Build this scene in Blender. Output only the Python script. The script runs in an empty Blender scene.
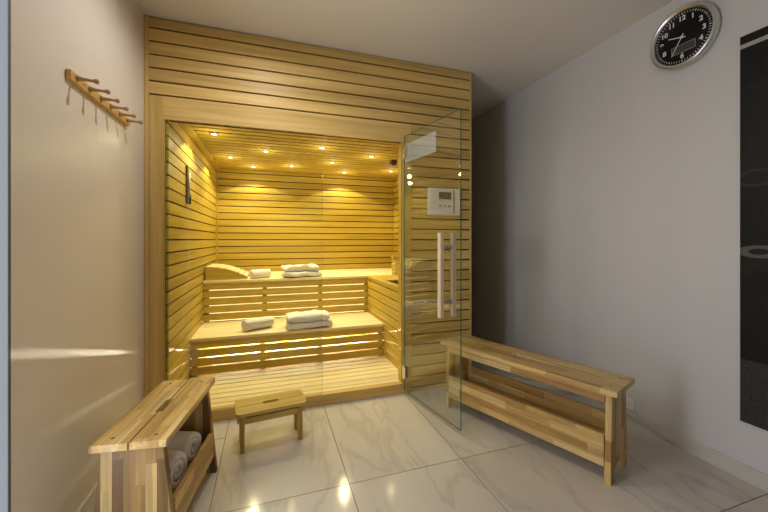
import bpy, bmesh, math, random
from mathutils import Vector, Matrix, noise
random.seed(7)
SC = bpy.context.scene
COL = SC.collection
PI = math.pi

# ------------------------------------------------------------------ camera
CAMZ = 1.153
YAW = math.atan(115 / 346)                 # looks this far right of the sauna's depth axis
cam_data = bpy.data.cameras.new('camera')
cam = bpy.data.objects.new('camera', cam_data)
COL.objects.link(cam)
cam_data.sensor_width = 36.0
cam_data.lens = 346 / 768 * 36.0
cam_data.shift_y = -16.5 / 768
cam_data.clip_start = 0.05
cam.location = (0, 0, CAMZ)
cam.rotation_euler = (PI / 2, 0, -YAW)
SC.camera = cam

# ------------------------------------------------------------------ world, lights, exposure
world = bpy.data.worlds.new('world')
SC.world = world
world.use_nodes = True
bg = world.node_tree.nodes['Background']
bg.inputs['Color'].default_value = (0.93, 0.94, 1.0, 1)
bg.inputs['Strength'].default_value = 1.0
SC.view_settings.view_transform = 'Standard'
SC.view_settings.look = 'None'
SC.view_settings.gamma = 1.0
SC.view_settings.use_curve_mapping = False
SC.view_settings.exposure = 0.07
SC.cycles.max_bounces = 10
SC.cycles.diffuse_bounces = 5
SC.cycles.glossy_bounces = 6
SC.cycles.transmission_bounces = 8
SC.cycles.transparent_max_bounces = 16
SC.cycles.sample_clamp_indirect = 4.0
SC.cycles.caustics_reflective = False
SC.cycles.caustics_refractive = False

ROOM_LAMP_W = 27.0
DAYLIGHT_W = 15.0
SPOT_W = 19.5
FILL_W = 0.9
STRIP_E = 1.5
LED_E = 380.0


def point_light(name, loc, watts, color, radius, parent=None):
    d = bpy.data.lights.new(name, 'POINT')
    d.energy = watts
    d.color = color
    d.shadow_soft_size = radius
    o = bpy.data.objects.new(name, d)
    o.location = loc
    COL.objects.link(o)
    if parent:
        o.parent = parent
    return o


def spot_light(name, loc, watts, color, radius, angle, blend, parent=None):
    d = bpy.data.lights.new(name, 'SPOT')
    d.energy = watts
    d.color = color
    d.shadow_soft_size = radius
    d.spot_size = math.radians(angle)
    d.spot_blend = blend
    o = bpy.data.objects.new(name, d)
    o.location = loc
    COL.objects.link(o)
    if parent:
        o.parent = parent
    return o


# the room's ceiling lamp, just above the frame in front of the sauna
LAMP_POS = (-0.03, 1.79, 2.5)
spot_light('ceiling_lamp_light', (LAMP_POS[0], LAMP_POS[1], 2.47), ROOM_LAMP_W, (1.0, 0.96, 0.92), 0.02, 172, 0.6)

# daylight through the opening in the left wall, out of frame beside the camera
dl = bpy.data.lights.new('daylight', 'AREA')
dl.shape = 'RECTANGLE'
dl.size, dl.size_y = 2.15, 0.45
dl.energy = DAYLIGHT_W
dl.color = (0.95, 0.97, 1.0)
dlo = bpy.data.objects.new('daylight', dl)
dlo.location = (-0.86, 1.03, 1.12)
dlo.rotation_euler = (0, -PI / 2, 0)
COL.objects.link(dlo)


# ------------------------------------------------------------------ helpers
def link(o, parent=None):
    COL.objects.link(o)
    if parent is not None:
        o.parent = parent
    return o


def tag(o, label=None, cat=None, group=None, kind=None):
    if label:
        o['label'] = label
    if cat:
        o['category'] = cat
    if group:
        o['group'] = group
    if kind:
        o['kind'] = kind
    return o


def empty(name, loc, rz=0.0, label=None, cat=None, group=None):
    o = bpy.data.objects.new(name, None)
    o.empty_display_size = 0.05
    o.location = loc
    o.rotation_euler = (0, 0, rz)
    COL.objects.link(o)
    return tag(o, label, cat, group)


class MB:
    """collects shapes into one mesh"""

    def __init__(self):
        self.bm = bmesh.new()

    def box(self, a, b, bevel=0.0, mat=0, M=None):
        x0, y0, z0 = [min(a[i], b[i]) for i in range(3)]
        x1, y1, z1 = [max(a[i], b[i]) for i in range(3)]
        t = bmesh.new()
        vs = [t.verts.new(p) for p in ((x0, y0, z0), (x1, y0, z0), (x1, y1, z0), (x0, y1, z0),
                                       (x0, y0, z1), (x1, y0, z1), (x1, y1, z1), (x0, y1, z1))]
        for f in ((0, 3, 2, 1), (4, 5, 6, 7), (0, 1, 5, 4), (1, 2, 6, 5), (2, 3, 7, 6), (3, 0, 4, 7)):
            t.faces.new([vs[i] for i in f])
        if bevel:
            bmesh.ops.bevel(t, geom=t.edges[:], offset=bevel, segments=2, profile=0.6, affect='EDGES')
        self._merge(t, mat, M)
        return self

    def prism(self, pts, axis, lo, hi, bevel=0.0, mat=0, M=None):
        """polygon pts (two coordinates) extruded along axis ('x','y','z') from lo to hi"""
        def P(u, v, w):
            return {'x': (w, u, v), 'y': (u, w, v), 'z': (u, v, w)}[axis]
        t = bmesh.new()
        A = [t.verts.new(P(u, v, lo)) for u, v in pts]
        B = [t.verts.new(P(u, v, hi)) for u, v in pts]
        n = len(pts)
        t.faces.new(A)
        t.faces.new(B[::-1])
        for i in range(n):
            t.faces.new((A[i], B[i], B[(i + 1) % n], A[(i + 1) % n]))
        bmesh.ops.recalc_face_normals(t, faces=t.faces[:])
        if bevel:
            bmesh.ops.bevel(t, geom=t.edges[:], offset=bevel, segments=2, profile=0.6, affect='EDGES')
        self._merge(t, mat, M)
        return self

    def lathe(self, prof, center=(0, 0, 0), axis='z', n=32, mat=0, M=None, cap=True):
        """profile of (radius, height) turned round an axis"""
        t = bmesh.new()
        rings = []
        for r, h in prof:
            ring = []
            for k in range(n):
                a = 2 * PI * k / n
                c, s = r * math.cos(a), r * math.sin(a)
                p = {'z': (c, s, h), 'x': (h, c, s), 'y': (c, h, s)}[axis]
                ring.append(t.verts.new(Vector(p) + Vector(center)))
            rings.append(ring)
        for A, B in zip(rings, rings[1:]):
            for k in range(n):
                t.faces.new((A[k], A[(k + 1) % n], B[(k + 1) % n], B[k]))
        if cap:
            t.faces.new(rings[0][::-1])
            t.faces.new(rings[-1])
        bmesh.ops.recalc_face_normals(t, faces=t.faces[:])
        for f in t.faces:
            f.smooth = True
        self._merge(t, mat, M)
        return self

    def tube(self, p0, p1, r0, r1=None, n=16, mat=0, M=None):
        r1 = r0 if r1 is None else r1
        p0, p1 = Vector(p0), Vector(p1)
        d = p1 - p0
        q = Vector((0, 0, 1)).rotation_difference(d.normalized()).to_matrix().to_4x4()
        T = Matrix.Translation(p0) @ q
        if M is not None:
            T = M @ T
        return self.lathe([(r0, 0), (r1, d.length)], n=n, mat=mat, M=T)

    def _merge(self, t, mat, M):
        for f in t.faces:
            f.material_index = mat
        if M is not None:
            bmesh.ops.transform(t, matrix=M, verts=t.verts[:])
        me = bpy.data.meshes.new('tmp')
        t.to_mesh(me)
        t.free()
        self.bm.from_mesh(me)
        bpy.data.meshes.remove(me)

    def build(self, name, mats, parent=None, autosmooth=False):
        me = bpy.data.meshes.new(name)
        self.bm.to_mesh(me)
        self.bm.free()
        if not isinstance(mats, (list, tuple)):
            mats = [mats]
        for m in mats:
            me.materials.append(m)
        if autosmooth:
            for p in me.polygons:
                p.use_smooth = True
        o = bpy.data.objects.new(name, me)
        return link(o, parent)


def rounded(w, d, r, seg=5):
    """rounded rectangle outline centred on the origin"""
    pts = []
    for cx, cy, a0 in ((w / 2 - r, d / 2 - r, 0), (-w / 2 + r, d / 2 - r, PI / 2),
                       (-w / 2 + r, -d / 2 + r, PI), (w / 2 - r, -d / 2 + r, 1.5 * PI)):
        for k in range(seg + 1):
            a = a0 + PI / 2 * k / seg
            pts.append((cx + r * math.cos(a), cy + r * math.sin(a)))
    return pts


# ------------------------------------------------------------------ materials
def new_mat(name):
    m = bpy.data.materials.new(name)
    m.use_nodes = True
    nt = m.node_tree
    b = nt.nodes['Principled BSDF']
    return m, nt, b, nt.nodes.new, nt.links.new


def plain(name, col, rough=0.5, metal=0.0, emit=None, strength=0.0, bump=0.0, bscale=300.0, spec=0.5, var=0.0):
    m, nt, b, N, L = new_mat(name)
    b.inputs['Base Color'].default_value = (*col, 1)
    b.inputs['Roughness'].default_value = rough
    b.inputs['Metallic'].default_value = metal
    b.inputs['Specular IOR Level'].default_value = spec
    if emit:
        b.inputs['Emission Color'].default_value = (*emit, 1)
        b.inputs['Emission Strength'].default_value = strength
    if bump or var:
        tc = N('ShaderNodeTexCoord')
        nz = N('ShaderNodeTexNoise')
        nz.inputs['Scale'].default_value = bscale
        nz.inputs['Detail'].default_value = 4
        L(tc.outputs['Object'], nz.inputs['Vector'])
        if bump:
            bp = N('ShaderNodeBump')
            bp.inputs['Strength'].default_value = bump
            bp.inputs['Distance'].default_value = 0.002
            L(nz.outputs['Fac'], bp.inputs['Height'])
            L(bp.outputs['Normal'], b.inputs['Normal'])
        if var:
            mx = N('ShaderNodeMix')
            mx.data_type = 'RGBA'
            mx.inputs[6].default_value = (*[c * (1 - var) for c in col], 1)
            mx.inputs[7].default_value = (*[min(1, c * (1 + var)) for c in col], 1)
            L(nz.outputs['Fac'], mx.inputs[0])
            L(mx.outputs[2], b.inputs['Base Color'])
    return m


def wood(name, axis, dark, light, rough=0.45, island=0.25, scale=1.0):
    """sawn boards: grain stretched along an axis, each board its own tone"""
    m, nt, b, N, L = new_mat(name)
    tc = N('ShaderNodeTexCoord')
    geo = N('ShaderNodeNewGeometry')
    # shift the pattern from board to board
    sh = N('ShaderNodeVectorMath')
    sh.operation = 'SCALE'
    sh.inputs[0].default_value = (3.7, 5.3, 9.1)
    L(geo.outputs['Random Per Island'], sh.inputs['Scale'])
    ad = N('ShaderNodeVectorMath')
    ad.operation = 'ADD'
    L(tc.outputs['Object'], ad.inputs[0])
    L(sh.outputs['Vector'], ad.inputs[1])
    mp = N('ShaderNodeMapping')
    s = [26.0 * scale] * 3
    s['xyz'.index(axis)] = 0.9 * scale
    mp.inputs['Scale'].default_value = s
    L(ad.outputs['Vector'], mp.inputs['Vector'])
    n1 = N('ShaderNodeTexNoise')
    n1.inputs['Scale'].default_value = 1.0
    n1.inputs['Detail'].default_value = 5
    n1.inputs['Distortion'].default_value = 0.6
    L(mp.outputs['Vector'], n1.inputs['Vector'])
    mp2 = N('ShaderNodeMapping')
    s2 = [150.0 * scale] * 3
    s2['xyz'.index(axis)] = 3.0 * scale
    mp2.inputs['Scale'].default_value = s2
    L(ad.outputs['Vector'], mp2.inputs['Vector'])
    n2 = N('ShaderNodeTexNoise')
    n2.inputs['Scale'].default_value = 1.0
    n2.inputs['Detail'].default_value = 3
    L(mp2.outputs['Vector'], n2.inputs['Vector'])
    ramp = N('ShaderNodeValToRGB')
    ramp.color_ramp.elements[0].position = 0.32
    ramp.color_ramp.elements[0].color = (*dark, 1)
    ramp.color_ramp.elements[1].position = 0.66
    ramp.color_ramp.elements[1].color = (*light, 1)
    mixf = N('ShaderNodeMath')
    mixf.operation = 'MULTIPLY_ADD'
    L(n2.outputs['Fac'], mixf.inputs[0])
    mixf.inputs[1].default_value = 0.3
    sub = N('ShaderNodeMath')
    sub.operation = 'ADD'
    L(n1.outputs['Fac'], sub.inputs[0])
    sub.inputs[1].default_value = -0.15
    L(sub.outputs[0], mixf.inputs[2])
    L(mixf.outputs[0], ramp.inputs['Fac'])
    hsv = N('ShaderNodeHueSaturation')
    vr = N('ShaderNodeMapRange')
    vr.inputs['To Min'].default_value = 1 - island / 2
    vr.inputs['To Max'].default_value = 1 + island / 2
    L(geo.outputs['Random Per Island'], vr.inputs['Value'])
    L(vr.outputs['Result'], hsv.inputs['Value'])
    L(ramp.outputs['Color'], hsv.inputs['Color'])
    L(hsv.outputs['Color'], b.inputs['Base Color'])
    b.inputs['Roughness'].default_value = rough
    b.inputs['Specular IOR Level'].default_value = 0.35
    bp = N('ShaderNodeBump')
    bp.inputs['Strength'].default_value = 0.12
    bp.inputs['Distance'].default_value = 0.001
    L(n2.outputs['Fac'], bp.inputs['Height'])
    L(bp.outputs['Normal'], b.inputs['Normal'])
    return m


def staves(name, along, across, c1, c2, c3, length=0.26, width=0.042, rough=0.38, lo=0.0, mid=0.45):
    """glued-up staves, finger-jointed end to end: each stave its own tone"""
    m, nt, b, N, L = new_mat(name)
    tc = N('ShaderNodeTexCoord')
    sp = N('ShaderNodeSeparateXYZ')
    L(tc.outputs['Object'], sp.inputs[0])
    I = {'x': 0, 'y': 1, 'z': 2}
    u, v = sp.outputs[I[along]], sp.outputs[I[across]]

    def math_(op, a, bb=None):
        n = N('ShaderNodeMath')
        n.operation = op
        for i, q in enumerate((a, bb)):
            if q is None:
                continue
            if isinstance(q, (int, float)):
                n.inputs[i].default_value = q
            else:
                L(q, n.inputs[i])
        return n.outputs[0]
    row = math_('FLOOR', math_('DIVIDE', math_('ADD', v, 5.011), width))
    wn = N('ShaderNodeTexWhiteNoise')
    wn.noise_dimensions = '1D'
    L(row, wn.inputs['W'])
    ush = math_('ADD', math_('DIVIDE', math_('ADD', u, 7.0), length), math_('MULTIPLY', wn.outputs['Value'], 7.0))
    colu = math_('FLOOR', ush)
    cell = N('ShaderNodeCombineXYZ')
    L(row, cell.inputs[0])
    L(colu, cell.inputs[1])
    w2 = N('ShaderNodeTexWhiteNoise')
    w2.noise_dimensions = '2D'
    L(cell.outputs[0], w2.inputs['Vector'])
    ramp = N('ShaderNodeValToRGB')
    e = ramp.color_ramp.elements
    e[0].position = lo
    e[0].color = (*c1, 1)
    e[1].position = 1.0
    e[1].color = (*c3, 1)
    k = e.new(mid)
    k.color = (*c2, 1)
    L(w2.outputs['Value'], ramp.inputs['Fac'])
    mp = N('ShaderNodeMapping')
    s = [45.0] * 3
    s[I[along]] = 2.2
    mp.inputs['Scale'].default_value = s
    off = N('ShaderNodeVectorMath')
    off.operation = 'ADD'
    L(tc.outputs['Object'], off.inputs[0])
    L(w2.outputs['Color'], off.inputs[1])
    L(off.outputs[0], mp.inputs['Vector'])
    n1 = N('ShaderNodeTexNoise')
    n1.inputs['Scale'].default_value = 1.0
    n1.inputs['Detail'].default_value = 5
    n1.inputs['Distortion'].default_value = 1.0
    L(mp.outputs['Vector'], n1.inputs['Vector'])
    mr = N('ShaderNodeMapRange')
    mr.inputs['From Min'].default_value = 0.3
    mr.inputs['From Max'].default_value = 0.7
    mr.inputs['To Min'].default_value = 0.66
    mr.inputs['To Max'].default_value = 1.16
    L(n1.outputs['Fac'], mr.inputs['Value'])
    hsv = N('ShaderNodeHueSaturation')
    L(ramp.outputs['Color'], hsv.inputs['Color'])
    L(mr.outputs['Result'], hsv.inputs['Value'])
    L(hsv.outputs['Color'], b.inputs['Base Color'])
    b.inputs['Roughness'].default_value = rough
    b.inputs['Specular IOR Level'].default_value = 0.4
    return m


def thin_glass(name, tint, ior=1.5):
    m = bpy.data.materials.new(name)
    m.use_nodes = True
    nt = m.node_tree
    nt.nodes.clear()
    N, L = nt.nodes.new, nt.links.new
    out = N('ShaderNodeOutputMaterial')
    tr = N('ShaderNodeBsdfTransparent')
    tr.inputs['Color'].default_value = (*tint, 1)
    gl = N('ShaderNodeBsdfGlossy')
    gl.inputs['Roughness'].default_value = 0.0
    fr = N('ShaderNodeFresnel')
    geo = N('ShaderNodeNewGeometry')          # the same reflection from either face of the pane
    mr = N('ShaderNodeMapRange')
    mr.inputs['To Min'].default_value = ior
    mr.inputs['To Max'].default_value = 1 / ior
    L(geo.outputs['Backfacing'], mr.inputs['Value'])
    L(mr.outputs['Result'], fr.inputs['IOR'])
    mx = N('ShaderNodeMixShader')
    L(fr.outputs[0], mx.inputs[0])
    L(tr.outputs[0], mx.inputs[1])
    L(gl.outputs[0], mx.inputs[2])
    L(mx.outputs[0], out.inputs[0])
    return m


def wall_paint(name, col, rough, spec=0.5, streak=0.05):
    m, nt, b, N, L = new_mat(name)
    tc = N('ShaderNodeTexCoord')
    mp = N('ShaderNodeMapping')
    mp.inputs['Scale'].default_value = (5, 5, 0.5)
    L(tc.outputs['Object'], mp.inputs['Vector'])
    nz = N('ShaderNodeTexNoise')
    nz.inputs['Scale'].default_value = 1.0
    nz.inputs['Detail'].default_value = 4
    L(mp.outputs['Vector'], nz.inputs['Vector'])
    mx = N('ShaderNodeMix')
    mx.data_type = 'RGBA'
    mx.inputs[6].default_value = (*[c * (1 - streak) for c in col], 1)
    mx.inputs[7].default_value = (*[c * (1 + streak) for c in col], 1)
    L(nz.outputs['Fac'], mx.inputs[0])
    L(mx.outputs[2], b.inputs['Base Color'])
    b.inputs['Roughness'].default_value = rough
    b.inputs['Specular IOR Level'].default_value = spec
    n2 = N('ShaderNodeTexNoise')
    n2.inputs['Scale'].default_value = 220
    L(tc.outputs['Object'], n2.inputs['Vector'])
    bp = N('ShaderNodeBump')
    bp.inputs['Strength'].default_value = 0.03
    bp.inputs['Distance'].default_value = 0.001
    L(n2.outputs['Fac'], bp.inputs['Height'])
    L(bp.outputs['Normal'], b.inputs['Normal'])
    return m


def marble(name, base, vein, rough, islands=True):
    m, nt, b, N, L = new_mat(name)
    tc = N('ShaderNodeTexCoord')
    geo = N('ShaderNodeNewGeometry')
    sh = N('ShaderNodeVectorMath')
    sh.operation = 'SCALE'
    sh.inputs[0].default_value = (13.7, 7.3, 4.1)
    L(geo.outputs['Random Per Island'], sh.inputs['Scale'])
    ad = N('ShaderNodeVectorMath')
    ad.operation = 'ADD'
    L(tc.outputs['Object'], ad.inputs[0])
    if islands:
        L(sh.outputs['Vector'], ad.inputs[1])
    mp = N('ShaderNodeMapping')
    mp.inputs['Rotation'].default_value = (0, 0, math.radians(-28))
    mp.inputs['Scale'].default_value = (3.6, 0.9, 2.0)
    L(ad.outputs['Vector'], mp.inputs['Vector'])
    n1 = N('ShaderNodeTexNoise')
    n1.inputs['Scale'].default_value = 1.2
    n1.inputs['Detail'].default_value = 7
    n1.inputs['Distortion'].default_value = 0.45
    L(mp.outputs['Vector'], n1.inputs['Vector'])
    # thin veins where the noise crosses its middle
    d = N('ShaderNodeMath')
    d.operation = 'SUBTRACT'
    L(n1.outputs['Fac'], d.inputs[0])
    d.inputs[1].default_value = 0.5
    ab = N('ShaderNodeMath')
    ab.operation = 'ABSOLUTE'
    L(d.outputs[0], ab.inputs[0])
    ramp = N('ShaderNodeValToRGB')
    e = ramp.color_ramp.elements
    e[0].position = 0.0
    e[0].color = (*vein, 1)
    e[1].position = 0.035
    e[1].color = (*base, 1)
    L(ab.outputs[0], ramp.inputs['Fac'])
    n2 = N('ShaderNodeTexNoise')
    n2.inputs['Scale'].default_value = 1.0
    n2.inputs['Detail'].default_value = 3
    L(mp.outputs['Vector'], n2.inputs['Vector'])
    mr = N('ShaderNodeMapRange')
    mr.inputs['From Min'].default_value = 0.3
    mr.inputs['From Max'].default_value = 0.7
    mr.inputs['To Min'].default_value = 0.9
    mr.inputs['To Max'].default_value = 1.06
    L(n2.outputs['Fac'], mr.inputs['Value'])
    hsv = N('ShaderNodeHueSaturation')
    L(ramp.outputs['Color'], hsv.inputs['Color'])
    L(mr.outputs['Result'], hsv.inputs['Value'])
    L(hsv.outputs['Color'], b.inputs['Base Color'])
    b.inputs['Roughness'].default_value = rough
    b.inputs['Specular IOR Level'].default_value = 0.35
    return m


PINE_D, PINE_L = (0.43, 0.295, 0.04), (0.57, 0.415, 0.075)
FRONT_D, FRONT_L = (0.51, 0.335, 0.10), (0.70, 0.485, 0.17)
M_px = wood('sauna_wood_x', 'x', PINE_D, PINE_L)
M_py = wood('sauna_wood_y', 'y', PINE_D, PINE_L)
M_pz = wood('sauna_wood_z', 'z', PINE_D, PINE_L, island=0.1)
M_fx = wood('front_wood_x', 'x', FRONT_D, FRONT_L, island=0.3)
M_fz = wood('front_wood_z', 'z', FRONT_D, FRONT_L, island=0.1)
M_pc = wood('roof_wood_x', 'x', PINE_D, PINE_L, rough=0.75)
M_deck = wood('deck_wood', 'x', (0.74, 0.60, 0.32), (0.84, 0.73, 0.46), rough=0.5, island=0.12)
M_gap = plain('duckboard_backing', (0.06, 0.032, 0.012), 0.8)  # dark brown backing under the duckboards
M_groove = plain('groove_backing', (0.03, 0.018, 0.008), 0.8)
B1, B2, B3 = (0.42, 0.23, 0.075), (0.60, 0.39, 0.13), (0.72, 0.54, 0.25)
M_stx = staves('stave_wood_x', 'x', 'y', B1, B2, B3)
M_stxz = staves('stave_wood_front', 'x', 'z', B1, B2, B3)
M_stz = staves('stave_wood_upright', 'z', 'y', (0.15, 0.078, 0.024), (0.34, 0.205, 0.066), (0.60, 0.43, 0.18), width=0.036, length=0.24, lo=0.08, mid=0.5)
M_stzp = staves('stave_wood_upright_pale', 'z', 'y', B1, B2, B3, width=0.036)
M_plug = plain('plug_brown', (0.2, 0.11, 0.04), 0.5)
M_stool = staves('stool_wood', 'x', 'y', (0.46, 0.31, 0.06), (0.54, 0.37, 0.085), (0.62, 0.44, 0.13), width=0.055, length=0.6)
M_stool_leg = wood('stool_leg_wood', 'z', (0.36, 0.23, 0.05), (0.54, 0.37, 0.10), island=0.2)
M_hook = wood('hook_rail_wood', 'y', (0.52, 0.30, 0.08), (0.70, 0.45, 0.14), island=0.1)
M_peg = plain('peg_wood', (0.45, 0.29, 0.12), 0.45, var=0.15, bscale=60)
M_handle = wood('handle_wood', 'z', (0.66, 0.50, 0.34), (0.80, 0.66, 0.48), island=0.05)
M_glass = thin_glass('clear_glass', (0.955, 0.975, 0.96))
M_doorglass = thin_glass('door_glass', (0.955, 0.975, 0.96), 1.75)
M_pane = thin_glass('coated_glass', (0.97, 0.98, 0.965), 1.28)
M_edge = plain('glass_edge_green', (0.02, 0.21, 0.12), 0.15, spec=0.6)
M_seam = plain('glass_seam', (0.28, 0.30, 0.20), 0.2)
M_pale = plain('pale_translucent', (0.62, 0.68, 0.66), 0.6)
M_pale.node_tree.nodes['Principled BSDF'].inputs['Alpha'].default_value = 0.28
M_steel = plain('brushed_steel', (0.42, 0.42, 0.42), 0.3, 1.0)
M_chrome = plain('satin_chrome', (0.72, 0.72, 0.72), 0.22, 1.0)
M_dark = plain('dark_plastic', (0.02, 0.02, 0.02), 0.4)
M_white = plain('white_plastic', (0.80, 0.80, 0.78), 0.35)
M_towel = plain('white_terry', (0.80, 0.78, 0.76), 0.95, bump=0.9, bscale=420, spec=0.1, var=0.06)
M_black = plain('clock_black', (0.006, 0.006, 0.006), 0.45, spec=0.2)
M_mark = plain('clock_white', (0.78, 0.80, 0.82), 0.5)
M_grey = plain('display_grey', (0.05, 0.05, 0.048), 0.3)
M_strip = plain('led_strip', (0.9, 0.85, 0.7), 0.5, emit=(1.0, 0.76, 0.36), strength=STRIP_E)
M_led = plain('led_line', (0.9, 0.85, 0.7), 0.5, emit=(1.0, 0.88, 0.66), strength=LED_E)
M_lens = plain('spot_lens', (1, 1, 1), 0.4, emit=(1.0, 0.95, 0.85), strength=6.0)
M_wallL = wall_paint('left_wall_gloss', (0.76, 0.695, 0.625), 0.30, 0.25, 0.015)
M_wallR = wall_paint('right_wall_paint', (0.645, 0.645, 0.67), 0.42, 0.4, 0.045)
M_wallB = wall_paint('back_wall_paint', (0.60, 0.58, 0.57), 0.6)
M_wallE = wall_paint('entry_wall_paint', (0.10, 0.108, 0.122), 0.6)
M_ceil = wall_paint('ceiling_paint', (0.80, 0.765, 0.71), 0.7, 0.3, 0.02)
M_tile = marble('floor_marble', (0.62, 0.575, 0.515), (0.53, 0.49, 0.44), 0.11)
M_base = marble('baseboard_marble', (0.58, 0.56, 0.52), (0.42, 0.40, 0.37), 0.2, False)
M_grout = plain('grout', (0.22, 0.17, 0.12), 0.8)

# ------------------------------------------------------------------ the setting
XL, XR, YF, HC = -0.71, 2.165, 2.42, 2.5
YB, YN = 4.75, -1.2


def struct(name, mb, mats):
    return tag(mb.build(name, mats), kind='structure')


fl = MB()
fl.box((-2.2, YN, -0.10), (2.4, YB, -0.002), mat=0)
G = 0.0022
xs = [-0.24 + 0.6 * k for k in range(-4, 6)]
offs = {-1: 1.0, 0: 0.4, 1: 0.4, 2: 0.4, 3: 0.94}
for i in range(len(xs) - 1):
    a, b_ = max(xs[i], -2.2), min(xs[i + 1], 2.4)
    k = round((xs[i] + 0.24) / 0.6)
    y = offs.get(k, 0.7) - 3.6
    while y < YB:
        c, d = max(y, YN), min(y + 1.2, YB)
        if d - c > 0.02 and b_ - a > 0.02:
            fl.box((a + G, c + G, -0.012), (b_ - G, d - G, 0.0), mat=1)
        y += 1.2
struct('floor', fl, [M_grout, M_tile])
struct('ceiling', MB().box((-2.2, YN, HC), (2.4, YB, HC + 0.1)), M_ceil)
wl = MB()
wl.box((XL - 0.12, 1.293, 0), (XL, YB, HC))
wl.box((XL - 0.12, 0.44, 2.24), (XL, 1.292, HC))
wl.box((XL - 0.12, YN, 0), (XL, 0.439, HC))
struct('wall_left', wl, M_wallL)
struct('door_1', MB().box((XL - 0.135, 1.281, 0), (XL + 0.001, 1.2925, 2.24), 0.002).box((XL - 0.135, 0.44, 0), (XL + 0.001, 0.452, 2.24), 0.002)
       .box((XL - 0.135, 0.453, 2.228), (XL + 0.001, 1.280, 2.24), 0.002), M_wallE)
struct('wall_rear', MB().box((XL - 0.12, YN - 0.1, 0), (XR + 0.12, YN, HC)), M_wallR)
struct('wall_right', MB().box((XR, YN, 0), (XR + 0.12, YB, HC)), M_wallR)
struct('wall_back', MB().box((XL - 0.12, YB, 0), (XR + 0.12, YB + 0.1, HC)), M_wallB)
struct('baseboard_right', MB().box((XR - 0.012, YN, 0), (XR, YB, 0.076), 0.002), M_base)
struct('baseboard_left', MB().box((XL, 1.295, 0), (XL + 0.012, YF - 0.005, 0.10), 0.002), M_tile)

# ceiling lamp just above the frame
lamp = empty('ceiling_lamp', LAMP_POS, 0, 'round white flush lamp on the ceiling in front of the sauna', 'lamp')
MB().lathe([(0.07, 0), (0.07, -0.02), (0.062, -0.024)], n=40).build('base', M_white, lamp)

# ------------------------------------------------------------------ sauna cabin
XI, XRI, YBI, ZD, ZC = -0.587, 1.63, 4.49, 0.070, 1.985      # the inside
OX0, OX1, OZ1 = -0.612, 0.957, 1.885                          # the glazed opening
XF1 = 1.545                                                   # right edge of the front
SP, Z6 = 0.08, 2.031                                          # board pitch; one joint height
GAP = 0.0105
cab = empty('sauna_cabin', (0, YF, 0), 0, 'large wooden sauna cabin with slatted front and glass wall', 'sauna')


def cpart(mb, name, mats):
    o = mb.build(name, mats, cab)
    o.location = (0, -YF, 0)
    return o


# cladding of the front: boards run in X, dark joints between
f = MB()
zj = [Z6 + SP * k for k in range(6)]            # joints above the header
edges = zj + [HC - 0.001]
for z0, z1 in zip(edges, edges[1:]):
    f.box((XL + 0.024, YF, z0 + GAP / 2), (XF1 - 0.012, YF + 0.02, z1 - GAP / 2), 0.0012)
z = Z6 - SP
XJ = 1.022                                       # right of the opening's jamb
while z > 0.02:
    f.box((XJ, YF, max(z + GAP / 2, 0.0)), (XF1 - 0.012, YF + 0.02, z + SP - GAP / 2), 0.0012)
    z -= SP
f.box((XJ, YF, 0.0), (XF1 - 0.012, YF + 0.02, z + SP - GAP / 2), 0.0012)
f.box((XL + 0.002, YF + 0.021, OZ1 + 0.002), (XF1 - 0.003, YF + 0.05, HC - 0.001), mat=1)
f.box((OX1 + 0.004, YF + 0.021, 0.0), (XF1 - 0.003, YF + 0.05, OZ1 + 0.002), mat=1)
cpart(f, 'front_cladding', [M_fx, M_groove])
cpart(MB().box((OX0, YF, OZ1), (XJ - 0.001, YF + 0.02, Z6 - GAP / 2), 0.0015), 'header_board', M_fx)
cpart(MB().box((XL + 0.026, YF, 0.0), (OX0, YF + 0.024, Z6 - GAP / 2), 0.0015), 'side_board', M_fz)
cpart(MB().box((OX1, YF, 0.0), (XJ - 0.001, YF + 0.02, OZ1), 0.0015), 'side_board', M_fz)
cpart(MB().box((XL + 0.001, YF - 0.004, 0.0), (XL + 0.024, YF + 0.02, HC - 0.001), 0.002), 'corner_trim', M_fz)
cpart(MB().box((XF1 - 0.012, YF - 0.003, 0.0), (XF1, YF + 0.05, HC - 0.001), 0.002), 'corner_trim', M_fz)
cpart(MB().box((OX0, YF - 0.002, 0.0), (OX1, YF + 0.05, 0.072), 0.003), 'sill_board', M_fx)
cpart(MB().box((OX0 + 0.0005, YF + 0.001, 0.073), (OX0 + 0.010, YF + 0.018, OZ1), 0.001), 'jamb', M_pz)
jm = MB()
jm.box((OX1 - 0.012, YF + 0.012, 0.073), (OX1 - 0.0005, YF + 0.075, OZ1), 0.001)
cpart(jm, 'jamb', M_pz)


# inner lining: horizontal boards with dark joints
def lining(name, kind, fixed, lo, hi):
    q = MB()
    m = M_py if kind == 'x' else M_px
    zz = Z6 - SP * 25
    while zz < ZC:
        z0, z1 = max(zz, ZD - 0.02) + GAP / 2, min(zz + SP, ZC + 0.01) - GAP / 2
        if z1 - z0 > 0.012:
            if kind == 'x':
                s_ = -1 if fixed < 0 else 1
                q.box((fixed, lo, z0), (fixed + s_ * 0.015, hi, z1), 0.001)
            else:
                q.box((lo, fixed, z0), (hi, fixed + 0.015, z1), 0.001)
        zz += SP
    if kind == 'x':
        q.box((fixed + s_ * 0.016, lo, 0.0), (fixed + s_ * 0.035, hi, HC - 0.01), mat=1)
    else:
        q.box((lo, fixed + 0.016, 0.0), (hi, fixed + 0.035, HC - 0.01), mat=1)
    cpart(q, name, [m, M_groove])


lining('left_lining', 'x', XI, YF + 0.02, YBI)
lining('right_lining', 'x', XRI, YF + 0.27, YBI)
lining('back_lining', 'y', YBI, XI, XRI)
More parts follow.
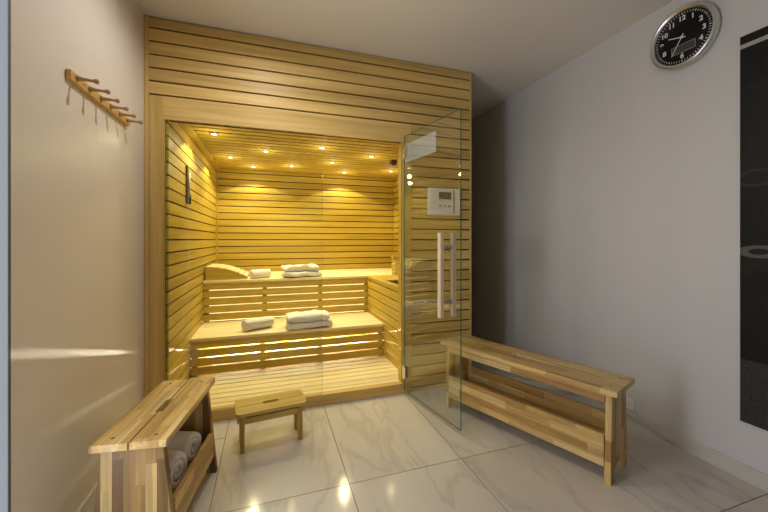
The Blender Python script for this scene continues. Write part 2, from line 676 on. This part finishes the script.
# the wall between the front and the wider inside, right of the opening
cpart(MB().box((OX1 + 0.0, YF + 0.076, 0.0), (1.57, YF + 0.10, ZC)), 'front_lining', M_pz)
cpart(MB().box((1.55, YF + 0.105, 0.0), (1.572, YF + 0.265, HC - 0.01)), 'outer_side', M_pz)
cpart(MB().box((XRI + 0.036, YF + 0.27, 0.0), (XRI + 0.05, YBI + 0.05, HC - 0.01)), 'outer_side', M_pz)
c = MB()
y = YF + 0.052
cp = 0.098
while y < YBI:
    c.box((XI + 0.002, y + 0.011, ZC), (XRI - 0.002 if y > 2.69 else 1.548, min(y + cp, YBI) - 0.011, ZC + 0.014), 0.001)
    y += cp
c.box((XI - 0.03, YF + 0.052, ZC + 0.016), (1.548, YBI + 0.03, ZC + 0.03), mat=1)
c.box((1.548, 2.70, ZC + 0.016), (XRI + 0.03, YBI + 0.03, ZC + 0.03), mat=1)
cpart(c, 'roof_boards', [M_pc, M_groove])
t = MB()
t.box((XI, YBI - 0.03, ZC - 0.032), (XRI, YBI, ZC), 0.004)
cpart(t, 'cove_trim', M_px)
cpart(MB().box((XI, YF + 0.08, ZC - 0.02), (XI + 0.045, YBI - 0.031, ZC), 0.004), 'cove_trim', M_py)
cpart(MB().box((XI + 0.0, YBI - 0.016, ZD), (XI + 0.014, YBI, ZC - 0.033), 0.002), 'corner_bead', M_pz)
# slatted floor inside
d = MB()
y = YF + 0.02
while y < YBI - 0.02:
    d.box((XI + 0.004, y + 0.004, ZD - 0.022), (XRI - 0.004, min(y + SP, YBI) - 0.004, ZD), 0.002)
    y += SP
d.box((XI, YF + 0.052, 0.0), (XRI, YBI, ZD - 0.03), mat=1)
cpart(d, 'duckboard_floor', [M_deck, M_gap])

# fixed glass and its edge; the door stands open
gz0, gz1 = 0.073, OZ1
g = MB().box((OX0 + 0.011, YF + 0.004, gz0), (0.353, YF + 0.012, gz1))
for fc in g.bm.faces:
    if abs(fc.normal.y) < 0.5:
        fc.material_index = 1
gp = cpart(g, 'fixed_glass_pane', [M_pane, M_seam])
tag(gp, 'clear fixed glass pane')

HX, HY = 0.960, YF - 0.012
FX, FY = 1.068, 1.783
dang = math.atan2(FY - HY, FX - HX)
DL = math.hypot(FX - HX, FY - HY)
door = bpy.data.objects.new('glass_door', None)
door.empty_display_size = 0.05
link(door, cab)
door.location = (HX, HY - YF, 0)
door.rotation_euler = (0, 0, dang)        # local x runs from hinge to free edge; +y faces right
tag(door, 'open clear glass door with wooden handle')
dz0, dz1 = 0.03, 1.921
g = MB().box((0.0, -0.004, dz0), (DL, 0.004, dz1))
for fc in g.bm.faces:
    if abs(fc.normal.y) < 0.5:
        fc.material_index = 1
g.build('door_pane', [M_doorglass, M_edge], door)
MB().box((0.02, -0.0065, 1.72), (0.40, -0.0045, 1.855)).build('pale_strip', M_pale, door)  # pale see-through strip on the pane near the upper hinge
for hz in (1.80, 0.165):
    h = MB()
    h.box((-0.005, -0.016, hz - 0.045), (0.035, -0.0045, hz + 0.045), 0.002)
    h.box((-0.005, 0.0045, hz - 0.045), (0.035, 0.016, hz + 0.045), 0.002)
    h.tube((-0.006, -0.002, hz - 0.05), (-0.006, -0.002, hz + 0.05), 0.008)
    h.build('hinge', M_chrome, door)
hx = DL - 0.13
for s in (-1, 1):
    MB().box((hx - 0.016, s * 0.034, 0.672), (hx + 0.016, s * 0.062, 1.195), 0.005).build('handle_bar', M_handle, door)
for hz in (0.765, 1.105):
    MB().tube((hx, -0.036, hz), (hx, 0.036, hz), 0.011).build('handle_post', M_steel, door)

# ------------------------------------------------------------------ sauna benches
ZL, ZU = 0.374, 0.764
YL, YU = 3.05, 3.61
XH = 1.01                                # left face of the heater guard


def riser(root, x0, x1, yf, z0, z1, supports, strip):
    """slatted bench front with lit gaps; slats, uprights and light strips are parts"""
    n = round((z1 - z0) / 0.0765)
    p = (z1 - z0) / n
    for k in range(n):
        MB().box((x0, yf, z0 + k * p + 0.0115), (x1, yf + 0.018, z0 + (k + 1) * p), 0.002).build('front_slat', M_px, root)
    for sx in supports:
        MB().box((sx - 0.02, yf + 0.019, z0), (sx + 0.02, yf + 0.055, z1 - 0.001), 0.001).build('upright', M_pz, root)
    if strip:            # a light strip at the back of the hollow shines out through the gaps
        MB().box((x0 + 0.05, strip[0] - 0.004, strip[1] - 0.0025), (strip[2], strip[0], strip[1] + 0.0025)).build('light_strip', M_led, root)
        return
    xsn = sorted(supports)   # or a strip behind every gap
    for k in range(n):
        for a, b2 in zip(xsn, xsn[1:]):
            MB().box((a + 0.021, yf + 0.024, z0 + k * p + 0.001), (b2 - 0.021, yf + 0.030, z0 + k * p + 0.0125)).build('light_strip', M_strip, root)


def seat_boards(root, x0, x1, y0, y1, zt, along='x', n=5, name='seat_board'):
    if along == 'x':
        p = (y1 - y0) / n
        for k in range(n):
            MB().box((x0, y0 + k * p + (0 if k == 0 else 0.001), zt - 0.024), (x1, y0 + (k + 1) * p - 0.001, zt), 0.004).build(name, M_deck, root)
    else:
        p = (x1 - x0) / n
        for k in range(n):
            MB().box((x0 + k * p + (0 if k == 0 else 0.003), y0, zt - 0.024), (x0 + (k + 1) * p - 0.003, y1, zt), 0.004).build(name, M_py, root)


e = 0.0015
lo = empty('sauna_bench', (0, 0, 0), 0, 'lower sauna bench tier with glowing gaps in its slatted front', 'bench')
seat_boards(lo, XI + e, XH - e, YL - 0.012, YU - 0.002, ZL, n=6)
riser(lo, XI + e, XH - e, YL, ZD + e, ZL - 0.025, [XI + 0.03, -0.05, 0.43, XH - 0.03], (YU + 0.0, 0.118, XH - 0.05))
up = empty('sauna_bench', (0, 0, 0), 0, 'upper sauna bench tier along the back wall, slatted front with glowing gaps', 'bench')
seat_boards(up, XI + e, XRI - e, YU - 0.012, YBI - 0.018, ZU, n=8)
riser(up, XI + e, XH + 0.02, YU, ZL + 0.001, ZU - 0.025, [XI + 0.03, -0.041, 0.507, XH - 0.01], None)

MB().box((XI + e, YU + 0.056, ZD + e), (XH, YU + 0.066, ZL - 0.026)).build('back_board', M_px, lo)
hg = empty('heater_guard', (0, 0, 0), 0, 'slatted wooden heater box along the right inside the sauna', 'heater')
y0h, y1h = YF + 0.102, YU - 0.014
zz = ZD + e
k = 0
while zz < ZU - 0.03:
    z1 = min(zz + SP, ZU - 0.025)
    MB().box((XH, y0h, zz + 0.009), (XH + 0.016, y1h, z1), 0.002).build('side_slat', M_py, hg)
    zz += SP
for a, b2 in ((y0h + 0.05, 3.0), (3.04, y1h - 0.05)):
    for k in range(3):
        MB().box((XH + 0.020, a, ZD + 0.002 + SP * k), (XH + 0.026, b2, ZD + 0.014 + SP * k)).build('light_strip', M_strip, hg)
for yy in (y0h + 0.025, 3.02, y1h - 0.025):
    MB().box((XH + 0.017, yy - 0.018, ZD + e), (XH + 0.045, yy + 0.018, ZU - 0.026)).build('upright', M_pz, hg)
# top with a square opening for the stove
for (xa, xb, ya, yb) in ((XH - 0.008, 1.06, y0h, y1h), (1.42, 1.546, y0h, y1h), (1.06, 1.42, y0h, 2.60), (1.06, 1.42, 3.13, y1h)):
    MB().box((xa, ya, ZU - 0.024), (xb - 0.001, yb, ZU), 0.003).build('top_board', M_py, hg)
gr = MB()
gr.box((1.062, 2.602, ZU - 0.05), (1.417, 3.128, ZU - 0.03), mat=0)
for k in range(9):
    gr.box((1.065 + k * 0.040, 2.602, ZU - 0.029), (1.079 + k * 0.040, 3.128, ZU - 0.004), mat=0)
gr.build('black_grille', M_dark, hg)

# headrest: a curved slatted wedge
hd = empty('headrest', (XI + 0.016, YU + 0.03, ZU), 0, 'curved slatted wooden headrest at the left end of the upper bench', 'headrest')
L_, D_ = 0.37, 0.42
prof = []
for k in range(13):
    u = k / 12
    prof.append((L_ * u, 0.105 * (1 - u ** 2.2) * (0.86 + 0.14 * math.cos(u * 1.2)) + 0.016))
cheek = [(0, 0)] + [(L_, 0)] + [(a, b2) for a, b2 in prof[::-1]]
for yy in (0.0, D_ - 0.02):
    MB().prism([(p[0], p[1]) for p in cheek], 'y', yy, yy + 0.02, 0.0015).build('side_cheek', M_px, hd)
s = MB()
for k in range(9):
    u0 = (k + 0.06) / 9
    u1 = (k + 0.9) / 9

    def ht(u):
        return 0.105 * (1 - u ** 2.2) * (0.86 + 0.14 * math.cos(u * 1.2)) + 0.017
    p = [(L_ * u0, ht(u0)), (L_ * u1, ht(u1)), (L_ * u1, ht(u1) + 0.010), (L_ * u0, ht(u0) + 0.010)]
    s.prism(p, 'y', -0.002, D_ + 0.002, 0.001)
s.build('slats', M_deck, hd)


# ------------------------------------------------------------------ towels
def finish(me_ob, amount, scale, seed):
    me = me_ob.data
    for v in me.vertices:
        q = v.co * scale + Vector((seed * 3.1, seed * 1.7, seed))
        v.co += Vector((noise.noise(q), noise.noise(q + Vector((5, 1, 2))), noise.noise(q + Vector((9, 4, 7))))) * amount
    for p in me.polygons:
        p.use_smooth = True


def towel_roll(name, loc, rz, length, radius, label, group, seed, turns=2.6, squash=0.92):
    """a sheet rolled up in a spiral, lying on the ground along its local x"""
    bm = bmesh.new()
    th = radius / (turns + 0.55)
    n = int(turns * 26)
    sec = []
    r_in = th * 0.45
    for k in range(n + 1):
        a = 2 * PI * turns * k / n
        r = r_in + th * a / (2 * PI)
        sec.append((a, r))
    outer = [((r + th * 0.46) * math.cos(a), (r + th * 0.46) * math.sin(a)) for a, r in sec]
    inner = [((r - th * 0.46) * math.cos(a), (r - th * 0.46) * math.sin(a)) for a, r in sec]
    tip = sec[-1]
    loop = outer + [((tip[1]) * math.cos(tip[0] + 0.12), tip[1] * math.sin(tip[0] + 0.12))] + inner[::-1]
    start = 2.2 + seed
    loop = [(u * math.cos(start) - v * math.sin(start), u * math.sin(start) + v * math.cos(start)) for u, v in loop]
    m = 14
    rings = []
    for j in range(m + 1):
        s_ = j / m
        x = (s_ - 0.5) * length
        edge = 1.0 - 0.06 * max(0, abs(s_ - 0.5) * 2 - 0.85) / 0.15
        rings.append([bm.verts.new((x, u * edge, v * edge * squash)) for u, v in loop])
    N_ = len(loop)
    for A, B in zip(rings, rings[1:]):
        for k in range(N_):
            bm.faces.new((A[k], A[(k + 1) % N_], B[(k + 1) % N_], B[k]))
    for R_, flip in ((rings[0], False), (rings[-1], True)):
        for k in range(n):
            q = (R_[k], R_[k + 1], R_[N_ - 2 - k], R_[N_ - 1 - k])
            try:
                bm.faces.new(q if flip else q[::-1])
            except ValueError:
                pass
    bmesh.ops.recalc_face_normals(bm, faces=bm.faces[:])
    me = bpy.data.meshes.new(name)
    bm.to_mesh(me)
    bm.free()
    me.materials.append(M_towel)
    o = bpy.data.objects.new(name, me)
    link(o)
    finish(o, radius * 0.07, 0.8 / radius, seed)
    zmin = min(v.co.z for v in me.vertices)
    for v in me.vertices:
        v.co.z -= zmin
        if v.co.z < radius * 0.07:
            v.co.z *= 0.2
    o.location = loc
    o.rotation_euler = (0, 0, rz)
    return tag(o, label, 'towel', group)


def towel_fold(name, loc, rz, w, dpt, layers, th, label, group, seed, bulge=0.0, rough=0.013):
    """a towel folded in thick layers with rounded front folds"""
    bm = bmesh.new()
    for k in range(layers):
        z0 = k * th * 0.94
        shift = (random.random() - 0.5) * 0.02
        ww = w * (1 - 0.05 * k)
        nx, ns = 22, 18
        rings = []
        for i in range(nx + 1):
            u = i / nx
            x = (u - 0.5) * ww + shift
            sag = 1 - abs(u - 0.5) ** 6 * 22
            sag = max(sag, 0.55)
            ring = []
            hh = th / 2 * sag
            for j in range(ns):
                a = 2 * PI * j / ns
                ca, sa = math.cos(a), math.sin(a)
                yy = math.copysign(abs(ca) ** 0.35, ca) * (dpt / 2 - 0.004 * k)
                zz_ = math.copysign(abs(sa) ** 0.7, sa) * hh
                ring.append(bm.verts.new((x, yy, z0 + th / 2 + zz_ + bulge * math.sin(PI * u) * (k + 0.4) / layers)))
            rings.append(ring)
        for A, B in zip(rings, rings[1:]):
            for j in range(ns):
                bm.faces.new((A[j], A[(j + 1) % ns], B[(j + 1) % ns], B[j]))
        bm.faces.new(rings[0][::-1])
        bm.faces.new(rings[-1])
    bmesh.ops.recalc_face_normals(bm, faces=bm.faces[:])
    me = bpy.data.meshes.new(name)
    bm.to_mesh(me)
    bm.free()
    me.materials.append(M_towel)
    o = bpy.data.objects.new(name, me)
    link(o)
    finish(o, rough, 16.0, seed)
    zmin = min(v.co.z for v in me.vertices)
    for v in me.vertices:
        v.co.z = max(0.0, v.co.z - zmin - 0.004)
    o.location = loc
    o.rotation_euler = (0, 0, rz)
    return tag(o, label, 'towel', group)


towel_roll('rolled_towel', (-0.085, 3.70, ZU), math.radians(25), 0.19, 0.052,
           'small rolled white towel on the upper bench beside the wooden headrest', 'towels on the sauna benches', 1)
towel_fold('folded_towel', (0.325, 3.70, ZU), math.radians(6), 0.385, 0.19, 2, 0.058,
           'thick folded white towel on the upper bench, middle of the back wall', 'towels on the sauna benches', 2, 0.014, 0.02)
towel_roll('rolled_towel', (-0.09, 3.20, ZL), math.radians(26), 0.25, 0.054,
           'rolled white towel on the lower bench, left of the folded towel', 'towels on the sauna benches', 3)
towel_fold('folded_towel', (0.335, 3.15, ZL), math.radians(3), 0.38, 0.22, 2, 0.065,
           'folded white towel in two thick layers on the lower bench edge', 'towels on the sauna benches', 4)

# ------------------------------------------------------------------ bucket, thermometer, sensor
bk = empty('bucket', (1.385, 3.60, ZU), 0, 'small wooden sauna bucket standing on the heater box corner', 'bucket')
b = MB()
for k in range(16):
    a0, a1 = 2 * PI * (k + 0.03) / 16, 2 * PI * (k + 0.97) / 16
    pts = [(0.092, a0), (0.092, a1), (0.080, a1), (0.080, a0)]
    hgt = 0.215 if k in (0, 8) else 0.165
    b.prism([(r * math.cos(a), r * math.sin(a)) for r, a in pts], 'z', 0.0, hgt, 0.0015)
b.lathe([(0.079, 0.012), (0.079, 0.022)], n=24)
b.build('staves', M_pz, bk)
for hz in (0.03, 0.125):
    MB().lathe([(0.0935, hz), (0.0945, hz + 0.003), (0.0945, hz + 0.015), (0.0935, hz + 0.018), (0.0925, hz + 0.009)], n=32, cap=False).build('hoop', M_chrome, bk)
hb = MB()
hb.tube((-0.105, 0, 0.195), (0.105, 0, 0.195), 0.009)
hb.build('handle', M_peg, bk)

th = empty('thermometer', (XI, 2.935, 1.42), 0, 'narrow dark wooden thermometer board on the left sauna wall', 'thermometer')
MB().box((0.001, -0.035, 0.0), (0.014, 0.030, 0.285), 0.003).build('backboard', plain('dark_stained_wood', (0.16, 0.10, 0.05), 0.5, var=0.2, bscale=40), th)
MB().tube((0.0195, -0.004, 0.05), (0.0195, -0.004, 0.24), 0.005).build('glass_tube', M_white, th)
MB().box((0.0145, 0.012, 0.0), (0.026, 0.032, 0.075), 0.002).build('green_gauge', plain('green_plastic', (0.03, 0.16, 0.09), 0.4), th)

sn = empty('temperature_sensor', (1.237, 3.42, ZC), 0, 'small brown sensor box under the sauna ceiling by the right rear spotlight', 'sensor')
MB().box((-0.03, -0.03, -0.05), (0.03, 0.03, -0.0005), 0.004).build('housing', plain('brown_plastic', (0.12, 0.06, 0.03), 0.5), sn)
MB().lathe([(0.012, -0.058), (0.016, -0.0505)], n=20).build('probe', M_dark, sn)

# ------------------------------------------------------------------ spotlights in the sauna ceiling
SPOTS = [(-0.41, 3.00, 'recessed spotlight nearest the left wall thermometer, biggest in the sauna ceiling'),
         (-0.37, 3.80, 'recessed spotlight in the rear left corner of the sauna ceiling'),
         (-0.027, 3.44, 'recessed spotlight in the left middle of the sauna ceiling, above the rolled towels'),
         (-0.169, 4.20, 'recessed spotlight by the back wall casting the left arch of light'),
         (0.242, 4.04, 'recessed spotlight right of the left arch of light, behind the fixed pane'),
         (0.455, 3.15, 'recessed spotlight on the glass seam line, front middle of the ceiling'),
         (0.646, 3.72, 'recessed spotlight just right of the glass seam, centre of the ceiling'),
         (0.883, 4.21, 'recessed spotlight by the back wall casting the right arch of light'),
         (0.975, 3.33, 'recessed spotlight in the front right of the sauna ceiling, left of the sensor'),
         (1.405, 3.96, 'recessed spotlight in the rear right corner, beyond the brown sensor box')]
first = None
for i, (sx, sy, lab) in enumerate(SPOTS):
    if first is None:
        r = empty('ceiling_spotlight', (sx, sy, ZC), 0)
        ring = MB().lathe([(0.022, -0.001), (0.034, -0.0005), (0.034, -0.005), (0.030, -0.008), (0.022, -0.006)], n=28, cap=False).build('trim_ring', M_chrome, r)
        lens = MB().lathe([(0.0215, -0.001), (0.0215, -0.005), (0.012, -0.008)], n=24).build('lens', M_lens, r)
        first = (r, ring, lens)
    else:
        r = first[0].copy()
        COL.objects.link(r)
        r.location = (sx, sy, ZC)
        for ch in first[1:]:
            q = ch.copy()
            COL.objects.link(q)
            q.parent = r
    tag(r, lab, 'spotlight', 'spotlights in the sauna ceiling')
    near_back = sy > 4.1
    spot_light('spotlight_beam', (sx, sy, ZC - 0.012), SPOT_W, (1.0, 0.89, 0.47), 0.02, 129 if near_back or sx < -0.3 else 104, 0.12 if near_back or sx < -0.3 else 0.6)
    point_light('sauna_ceiling_fill', (sx, sy, ZC - 0.10), FILL_W, (1.0, 0.89, 0.47), 0.02)  # added fill below each spot, brightens the sauna ceiling

# ------------------------------------------------------------------ control panel on the front
cpn = empty('control_panel', (1.288, YF, 1.444), 0, 'white sauna control panel with small dark display on the slatted front', 'control panel')
MB().box((-0.135, -0.032, -0.105), (0.135, -0.001, 0.105), 0.006).build('housing', M_white, cpn)
MB().box((-0.05, -0.036, 0.02), (0.055, -0.0325, 0.075), 0.001).build('display', plain('display_olive', (0.07, 0.075, 0.06), 0.25), cpn)
MB().box((0.075, -0.035, -0.09), (0.082, -0.0325, 0.095)).build('reflection_line', plain('panel_reflection', (0.12, 0.12, 0.12), 0.4), cpn)  # dark line drawn in for a reflection across the panel
for k in range(3):
    MB().lathe([(0.009, -0.036), (0.010, -0.0325)], center=(-0.04 + 0.04 * k, 0, -0.03), axis='y', n=20).build('button', plain('button_grey', (0.45, 0.45, 0.44), 0.4), cpn)


# ------------------------------------------------------------------ shoe benches
def shoe_bench(loc, rz, length, label, apron, hw, inset, foot, top):
    r = empty('shoe_bench', loc, rz, label, 'bench')
    H_, T = 0.45, 0.026
    # seat of two boards with a hand slot between them
    for s_ in (-1, 1):
        sl = 0.06
        inner = 0.0025
        cut = 0.014
        pts = [(-length / 2, s_ * inner), (-sl, s_ * inner), (-sl + 0.008, s_ * cut), (sl - 0.008, s_ * cut), (sl, s_ * inner),
               (length / 2, s_ * inner), (length / 2, s_ * hw), (-length / 2, s_ * hw)]
        MB().prism(pts, 'z', H_ - T, H_, 0.002).build('seat_board', M_stx, r)
    # splayed end panels with a notch that leaves two feet
    for s_ in (-1, 1):
        x0 = s_ * (length / 2 - inset)
        x1 = x0 - s_ * 0.028
        q = foot - 0.045
        pts = [(-foot, 0.0), (-q, 0.0), (-q + 0.012, 0.055), (-q + 0.045, 0.075), (q - 0.045, 0.075), (q - 0.012, 0.055), (q, 0.0), (foot, 0.0),
               (top, H_ - T - 0.001), (-top, H_ - T - 0.001)]
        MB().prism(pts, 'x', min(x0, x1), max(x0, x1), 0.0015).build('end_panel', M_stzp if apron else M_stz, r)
    xi = length / 2 - inset - 0.0295
    yb_ = (foot + top) / 2 - 0.004
    fh = 0.225 if apron else 0.20
    MB().box((-xi, -yb_ - 0.012, 0.075), (xi, -yb_ + 0.008, fh), 0.002).build('front_board', M_stxz, r)
    MB().box((-xi, yb_ - 0.012, 0.075), (xi, yb_ + 0.008, 0.245), 0.002).build('back_board', M_stxz, r)
    MB().box((-xi, -yb_ + 0.0095, 0.129), (xi, yb_ - 0.0135, 0.145), 0.001).build('shelf', M_stx, r)
    if apron:
        MB().box((-xi, -top - 0.004, H_ - T - 0.05), (xi, -top + 0.014, H_ - T - 0.001), 0.002).build('apron', M_stxz, r)
        MB().box((-xi, top - 0.014, H_ - T - 0.05), (xi, top + 0.004, H_ - T - 0.001), 0.002).build('apron', M_stxz, r)
    for s_ in (-1, 1):
        for yy in (-0.07, 0.07):
            MB().lathe([(0.006, 0.0001), (0.006, 0.0012)], center=(s_ * (length / 2 - inset - 0.014), yy, H_), n=16).build('screw_plug', M_plug, r)
    return r


RB = shoe_bench((1.445, 1.709, 0), math.atan2(-1.018, 0.396), 1.06,
                'long striped wooden bench with open shelf against the grey right wall', True, 0.132, 0.03, 0.120, 0.100)
LB = shoe_bench((-0.421, 1.687, 0), math.radians(81.5), 0.555,
                'short striped wooden bench in the left corner holding two rolled towels', False, 0.121, 0.028, 0.142, 0.099)
for lx, rad, lab, sd in ((-0.060, 0.072, 'rolled white towel in the left bench trough, nearer the camera', 5.3),
                         (0.110, 0.068, 'rolled white towel in the left bench trough, nearer the sauna', 6.1)):
    ang = math.radians(81.5)
    towel_roll('rolled_towel', (-0.421 + lx * math.cos(ang), 1.687 + lx * math.sin(ang), 0.146), ang - PI / 2 - 0.20, 0.17, rad,
               lab, 'rolled towels in the left bench', sd, 2.2, 0.98)

# ------------------------------------------------------------------ low stool
st = empty('stool', (0.010, 2.10, 0), math.radians(6.5), 'low wooden step stool with a hand slot in front of the sauna glass', 'stool')
SH, ST = 0.222, 0.020
W, D = 0.378, 0.192
for s_ in (-1, 1):
    sl, cut, inner = 0.046, 0.015, 0.0008
    out = []
    q = rounded(W, D, 0.022)
    half = [p for p in q if p[1] * s_ > 0]
    half.sort(key=lambda p: math.atan2(p[1] * s_, p[0]))
    pts = [(-W / 2, s_ * inner), (-sl, s_ * inner), (-sl + 0.006, s_ * cut), (sl - 0.006, s_ * cut), (sl, s_ * inner), (W / 2, s_ * inner)] + half
    MB().prism(pts, 'z', SH - ST, SH, 0.0025).build('seat_board', M_stool, st)
for sx in (-1, 1):
    for sy in (-1, 1):
        MB().box((sx * 0.155 - 0.011, sy * 0.060 - 0.019, 0.0), (sx * 0.155 + 0.011, sy * 0.060 + 0.019, SH - ST - 0.001), 0.003).build('leg', M_stool_leg, st)
for sy in (-1, 1):
    MB().box((-0.1435, sy * 0.060 - 0.009, 0.150), (0.1435, sy * 0.060 + 0.009, 0.184), 0.002).build('side_rail', M_stool, st)
for sx in (-1, 1):
    MB().box((sx * 0.1665, -0.07, 0.160), (sx * 0.1815, 0.07, SH - ST - 0.001), 0.002).build('end_rail', M_stool, st)

# ------------------------------------------------------------------ hook rail on the left wall
hr = empty('hook_rail', (XL, 1.86, 1.745), 0, 'wooden hook rail with six pegs on the cream left wall', 'hook rail')
MB().box((0.001, -0.287, 0.0), (0.018, 0.287, 0.036), 0.003).build('board', M_hook, hr)
for k in range(6):
    yy = -0.245 + 0.098 * k
    M4 = Matrix.Translation((0.0185, yy, 0.02)) @ Matrix.Rotation(math.radians(93), 4, 'Y')
    MB().lathe([(0.011, 0.0), (0.009, 0.008), (0.0065, 0.02), (0.0055, 0.045), (0.0065, 0.053), (0.0095, 0.058), (0.0095, 0.065), (0.005, 0.069)],
               n=20, M=M4).build('peg', M_peg, hr)
for yy in (-0.195, 0.195):
    MB().lathe([(0.004, 0.0183), (0.004, 0.0195)], center=(0, yy, 0.018), axis='x', n=14).build('screw', M_steel, hr)

# ------------------------------------------------------------------ clock on the right wall
ck = bpy.data.objects.new('wall_clock', None)
ck.empty_display_size = 0.05
link(ck)
ck.location = (XR, 1.280, 2.258)
ck.rotation_euler = (PI / 2, 0, -PI / 2)      # local x to the dial's right, y up, z out of the wall
tag(ck, 'round black wall clock with silver rim and white numerals', 'clock')
R = 0.163
MB().lathe([(R - 0.004, 0.001), (R, 0.006), (R + 0.001, 0.030), (R - 0.006, 0.040), (R - 0.014, 0.042), (R - 0.024, 0.030), (R - 0.026, 0.022)],
           n=72, cap=False).build('rim', M_chrome, ck)
MB().lathe([(R - 0.005, 0.002), (R - 0.0255, 0.024)], n=64).build('dial', M_black, ck)
mk = MB()
RD = R - 0.030
for k in range(60):
    a = 2 * PI * k / 60
    M4 = Matrix.Rotation(-a, 4, 'Z')
    w_ = 0.0022 if k % 5 == 0 else 0.0012
    mk.box((-w_, RD - 0.010, 0.0241), (w_, RD, 0.0247), M=M4)
mk.build('minute_marks', M_mark, ck)
for nname in (12, 1, 2, 3, 4, 6, 8, 9, 10, 11):
    cu = bpy.data.curves.new('numeral', 'FONT')
    cu.body = str(nname)
    cu.size = 0.036
    cu.align_x = 'CENTER'
    cu.align_y = 'CENTER'
    cu.extrude = 0.0003
    cu.offset = 0.0011
    to = bpy.data.objects.new('numeral', cu)
    a = 2 * PI * nname / 12
    rr = RD - 0.031
    COL.objects.link(to)
    dg = bpy.context.evaluated_depsgraph_get()
    me = bpy.data.meshes.new_from_object(to.evaluated_get(dg))
    bpy.data.objects.remove(to)
    me.materials.clear()
    me.materials.append(M_mark)
    no = bpy.data.objects.new('numeral', me)
    link(no, ck)
    no.location = (rr * math.sin(a), rr * math.cos(a), 0.0245)


def hand(deg, ln, w_, zz):
    q = MB()
    q.prism([(-w_, -0.018), (w_, -0.018), (w_ * 0.7, ln), (-w_ * 0.7, ln)], 'z', zz, zz + 0.0012, M=Matrix.Rotation(-math.radians(deg), 4, 'Z'))
    return q


hand(287, 0.068, 0.0028, 0.0262).build('hour_hand', M_mark, ck)
hand(210, 0.098, 0.0022, 0.0280).build('minute_hand', M_mark, ck)
MB().lathe([(0.007, 0.0248), (0.007, 0.031)], n=20).build('hub', M_mark, ck)
dp = MB()
x0, x1, y0, y1 = -0.052, 0.062, -0.082, -0.038
dp.box((x0 + 0.002, y0 + 0.002, 0.0241), (x1 - 0.002, y1 - 0.002, 0.0246), mat=0)
for a, b2 in (((x0, y0), (x1, y0 + 0.0022)), ((x0, y1 - 0.0022), (x1, y1)), ((x0, y0), (x0 + 0.0022, y1)), ((x1 - 0.0022, y0), (x1, y1))):
    dp.box((a[0], a[1], 0.0242), (b2[0], b2[1], 0.0250), mat=1)
dp.build('digital_display', [M_grey, plain('display_frame', (0.42, 0.40, 0.33), 0.5)], ck)

# ------------------------------------------------------------------ dark wall print on the right wall
def print_material():
    m, nt, b, N, L = new_mat('dark_photo_print')
    tc = N('ShaderNodeTexCoord')
    sp = N('ShaderNodeSeparateXYZ')
    L(tc.outputs['Object'], sp.inputs[0])

    def M_(op, a, bb=None, cc=None):
        n = N('ShaderNodeMath')
        n.operation = op
        for i, q in enumerate((a, bb, cc)):
            if q is None:
                continue
            if isinstance(q, (int, float)):
                n.inputs[i].default_value = q
            else:
                L(q, n.inputs[i])
        return n.outputs[0]
    Y, Z = sp.outputs[1], sp.outputs[2]

    def band(v, c_, w_):
        return M_('LESS_THAN', M_('ABSOLUTE', M_('SUBTRACT', v, c_)), w_)

    def ringm(cy, cz_, ry, rz_, w_):
        dd = M_('SQRT', M_('ADD', M_('POWER', M_('DIVIDE', M_('SUBTRACT', Y, cy), ry), 2.0), M_('POWER', M_('DIVIDE', M_('SUBTRACT', Z, cz_), rz_), 2.0)))
        return M_('LESS_THAN', M_('ABSOLUTE', M_('SUBTRACT', dd, 1.0)), w_)
    nz = N('ShaderNodeTexNoise')
    nz.inputs['Scale'].default_value = 90
    nz.inputs['Detail'].default_value = 6
    L(tc.outputs['Object'], nz.inputs['Vector'])
    n2 = N('ShaderNodeTexNoise')
    n2.inputs['Scale'].default_value = 3.0
    L(tc.outputs['Object'], n2.inputs['Vector'])
    low = M_('MULTIPLY', M_('LESS_THAN', Z, 0.30), M_('MULTIPLY', nz.outputs['Fac'], 0.06))
    mid = M_('MULTIPLY', M_('GREATER_THAN', n2.outputs['Fac'], 0.56), 0.004)
    stripe = M_('MULTIPLY', band(Z, 1.795, 0.010), 0.40)
    r1 = M_('MULTIPLY', ringm(-0.06, 1.16, 0.07, 0.035, 0.16), 0.018)
    r2 = M_('MULTIPLY', ringm(-0.07, 0.815, 0.06, 0.022, 0.35), 0.09)
    r3 = M_('MULTIPLY', ringm(-0.33, 0.98, 0.14, 0.05, 0.12), 0.015)
    r4 = M_('MULTIPLY', band(Y, -0.118, 0.006), M_('MULTIPLY', band(Z, 1.35, 0.25), 0.02))
    r5 = M_('MULTIPLY', ringm(-0.45, 0.62, 0.20, 0.09, 0.06), 0.012)
    tot = 0.005
    for q in (low, mid, stripe, r1, r2, r3, r4, r5):
        tot = M_('ADD', q, tot)
    cb = N('ShaderNodeCombineColor')
    for i in range(3):
        L(tot, cb.inputs[i])
    L(cb.outputs[0], b.inputs['Base Color'])
    b.inputs['Roughness'].default_value = 0.45
    b.inputs['Specular IOR Level'].default_value = 0.25
    return m


pr = empty('wall_print', (XR, 1.041, 0.281), 0, 'tall dark black and white photo print on the right wall below the clock', 'picture')
MB().box((-0.012, -1.1, 0.0), (-0.001, 0.0, 1.845), 0.001).build('print', print_material(), pr)

# ------------------------------------------------------------------ socket above the right baseboard
so = empty('wall_socket', (XR, 1.59, 0.112), 0, 'small white wall socket low on the right wall behind the long bench', 'socket')
MB().box((-0.010, -0.036, -0.032), (-0.001, 0.036, 0.036), 0.003).build('face_plate', M_white, so)
for s_ in (-1, 1):
    MB().lathe([(0.003, -0.0112), (0.003, -0.0101)], center=(0, s_ * 0.009, 0.002), axis='x', n=12).build('pin_hole', M_dark, so)
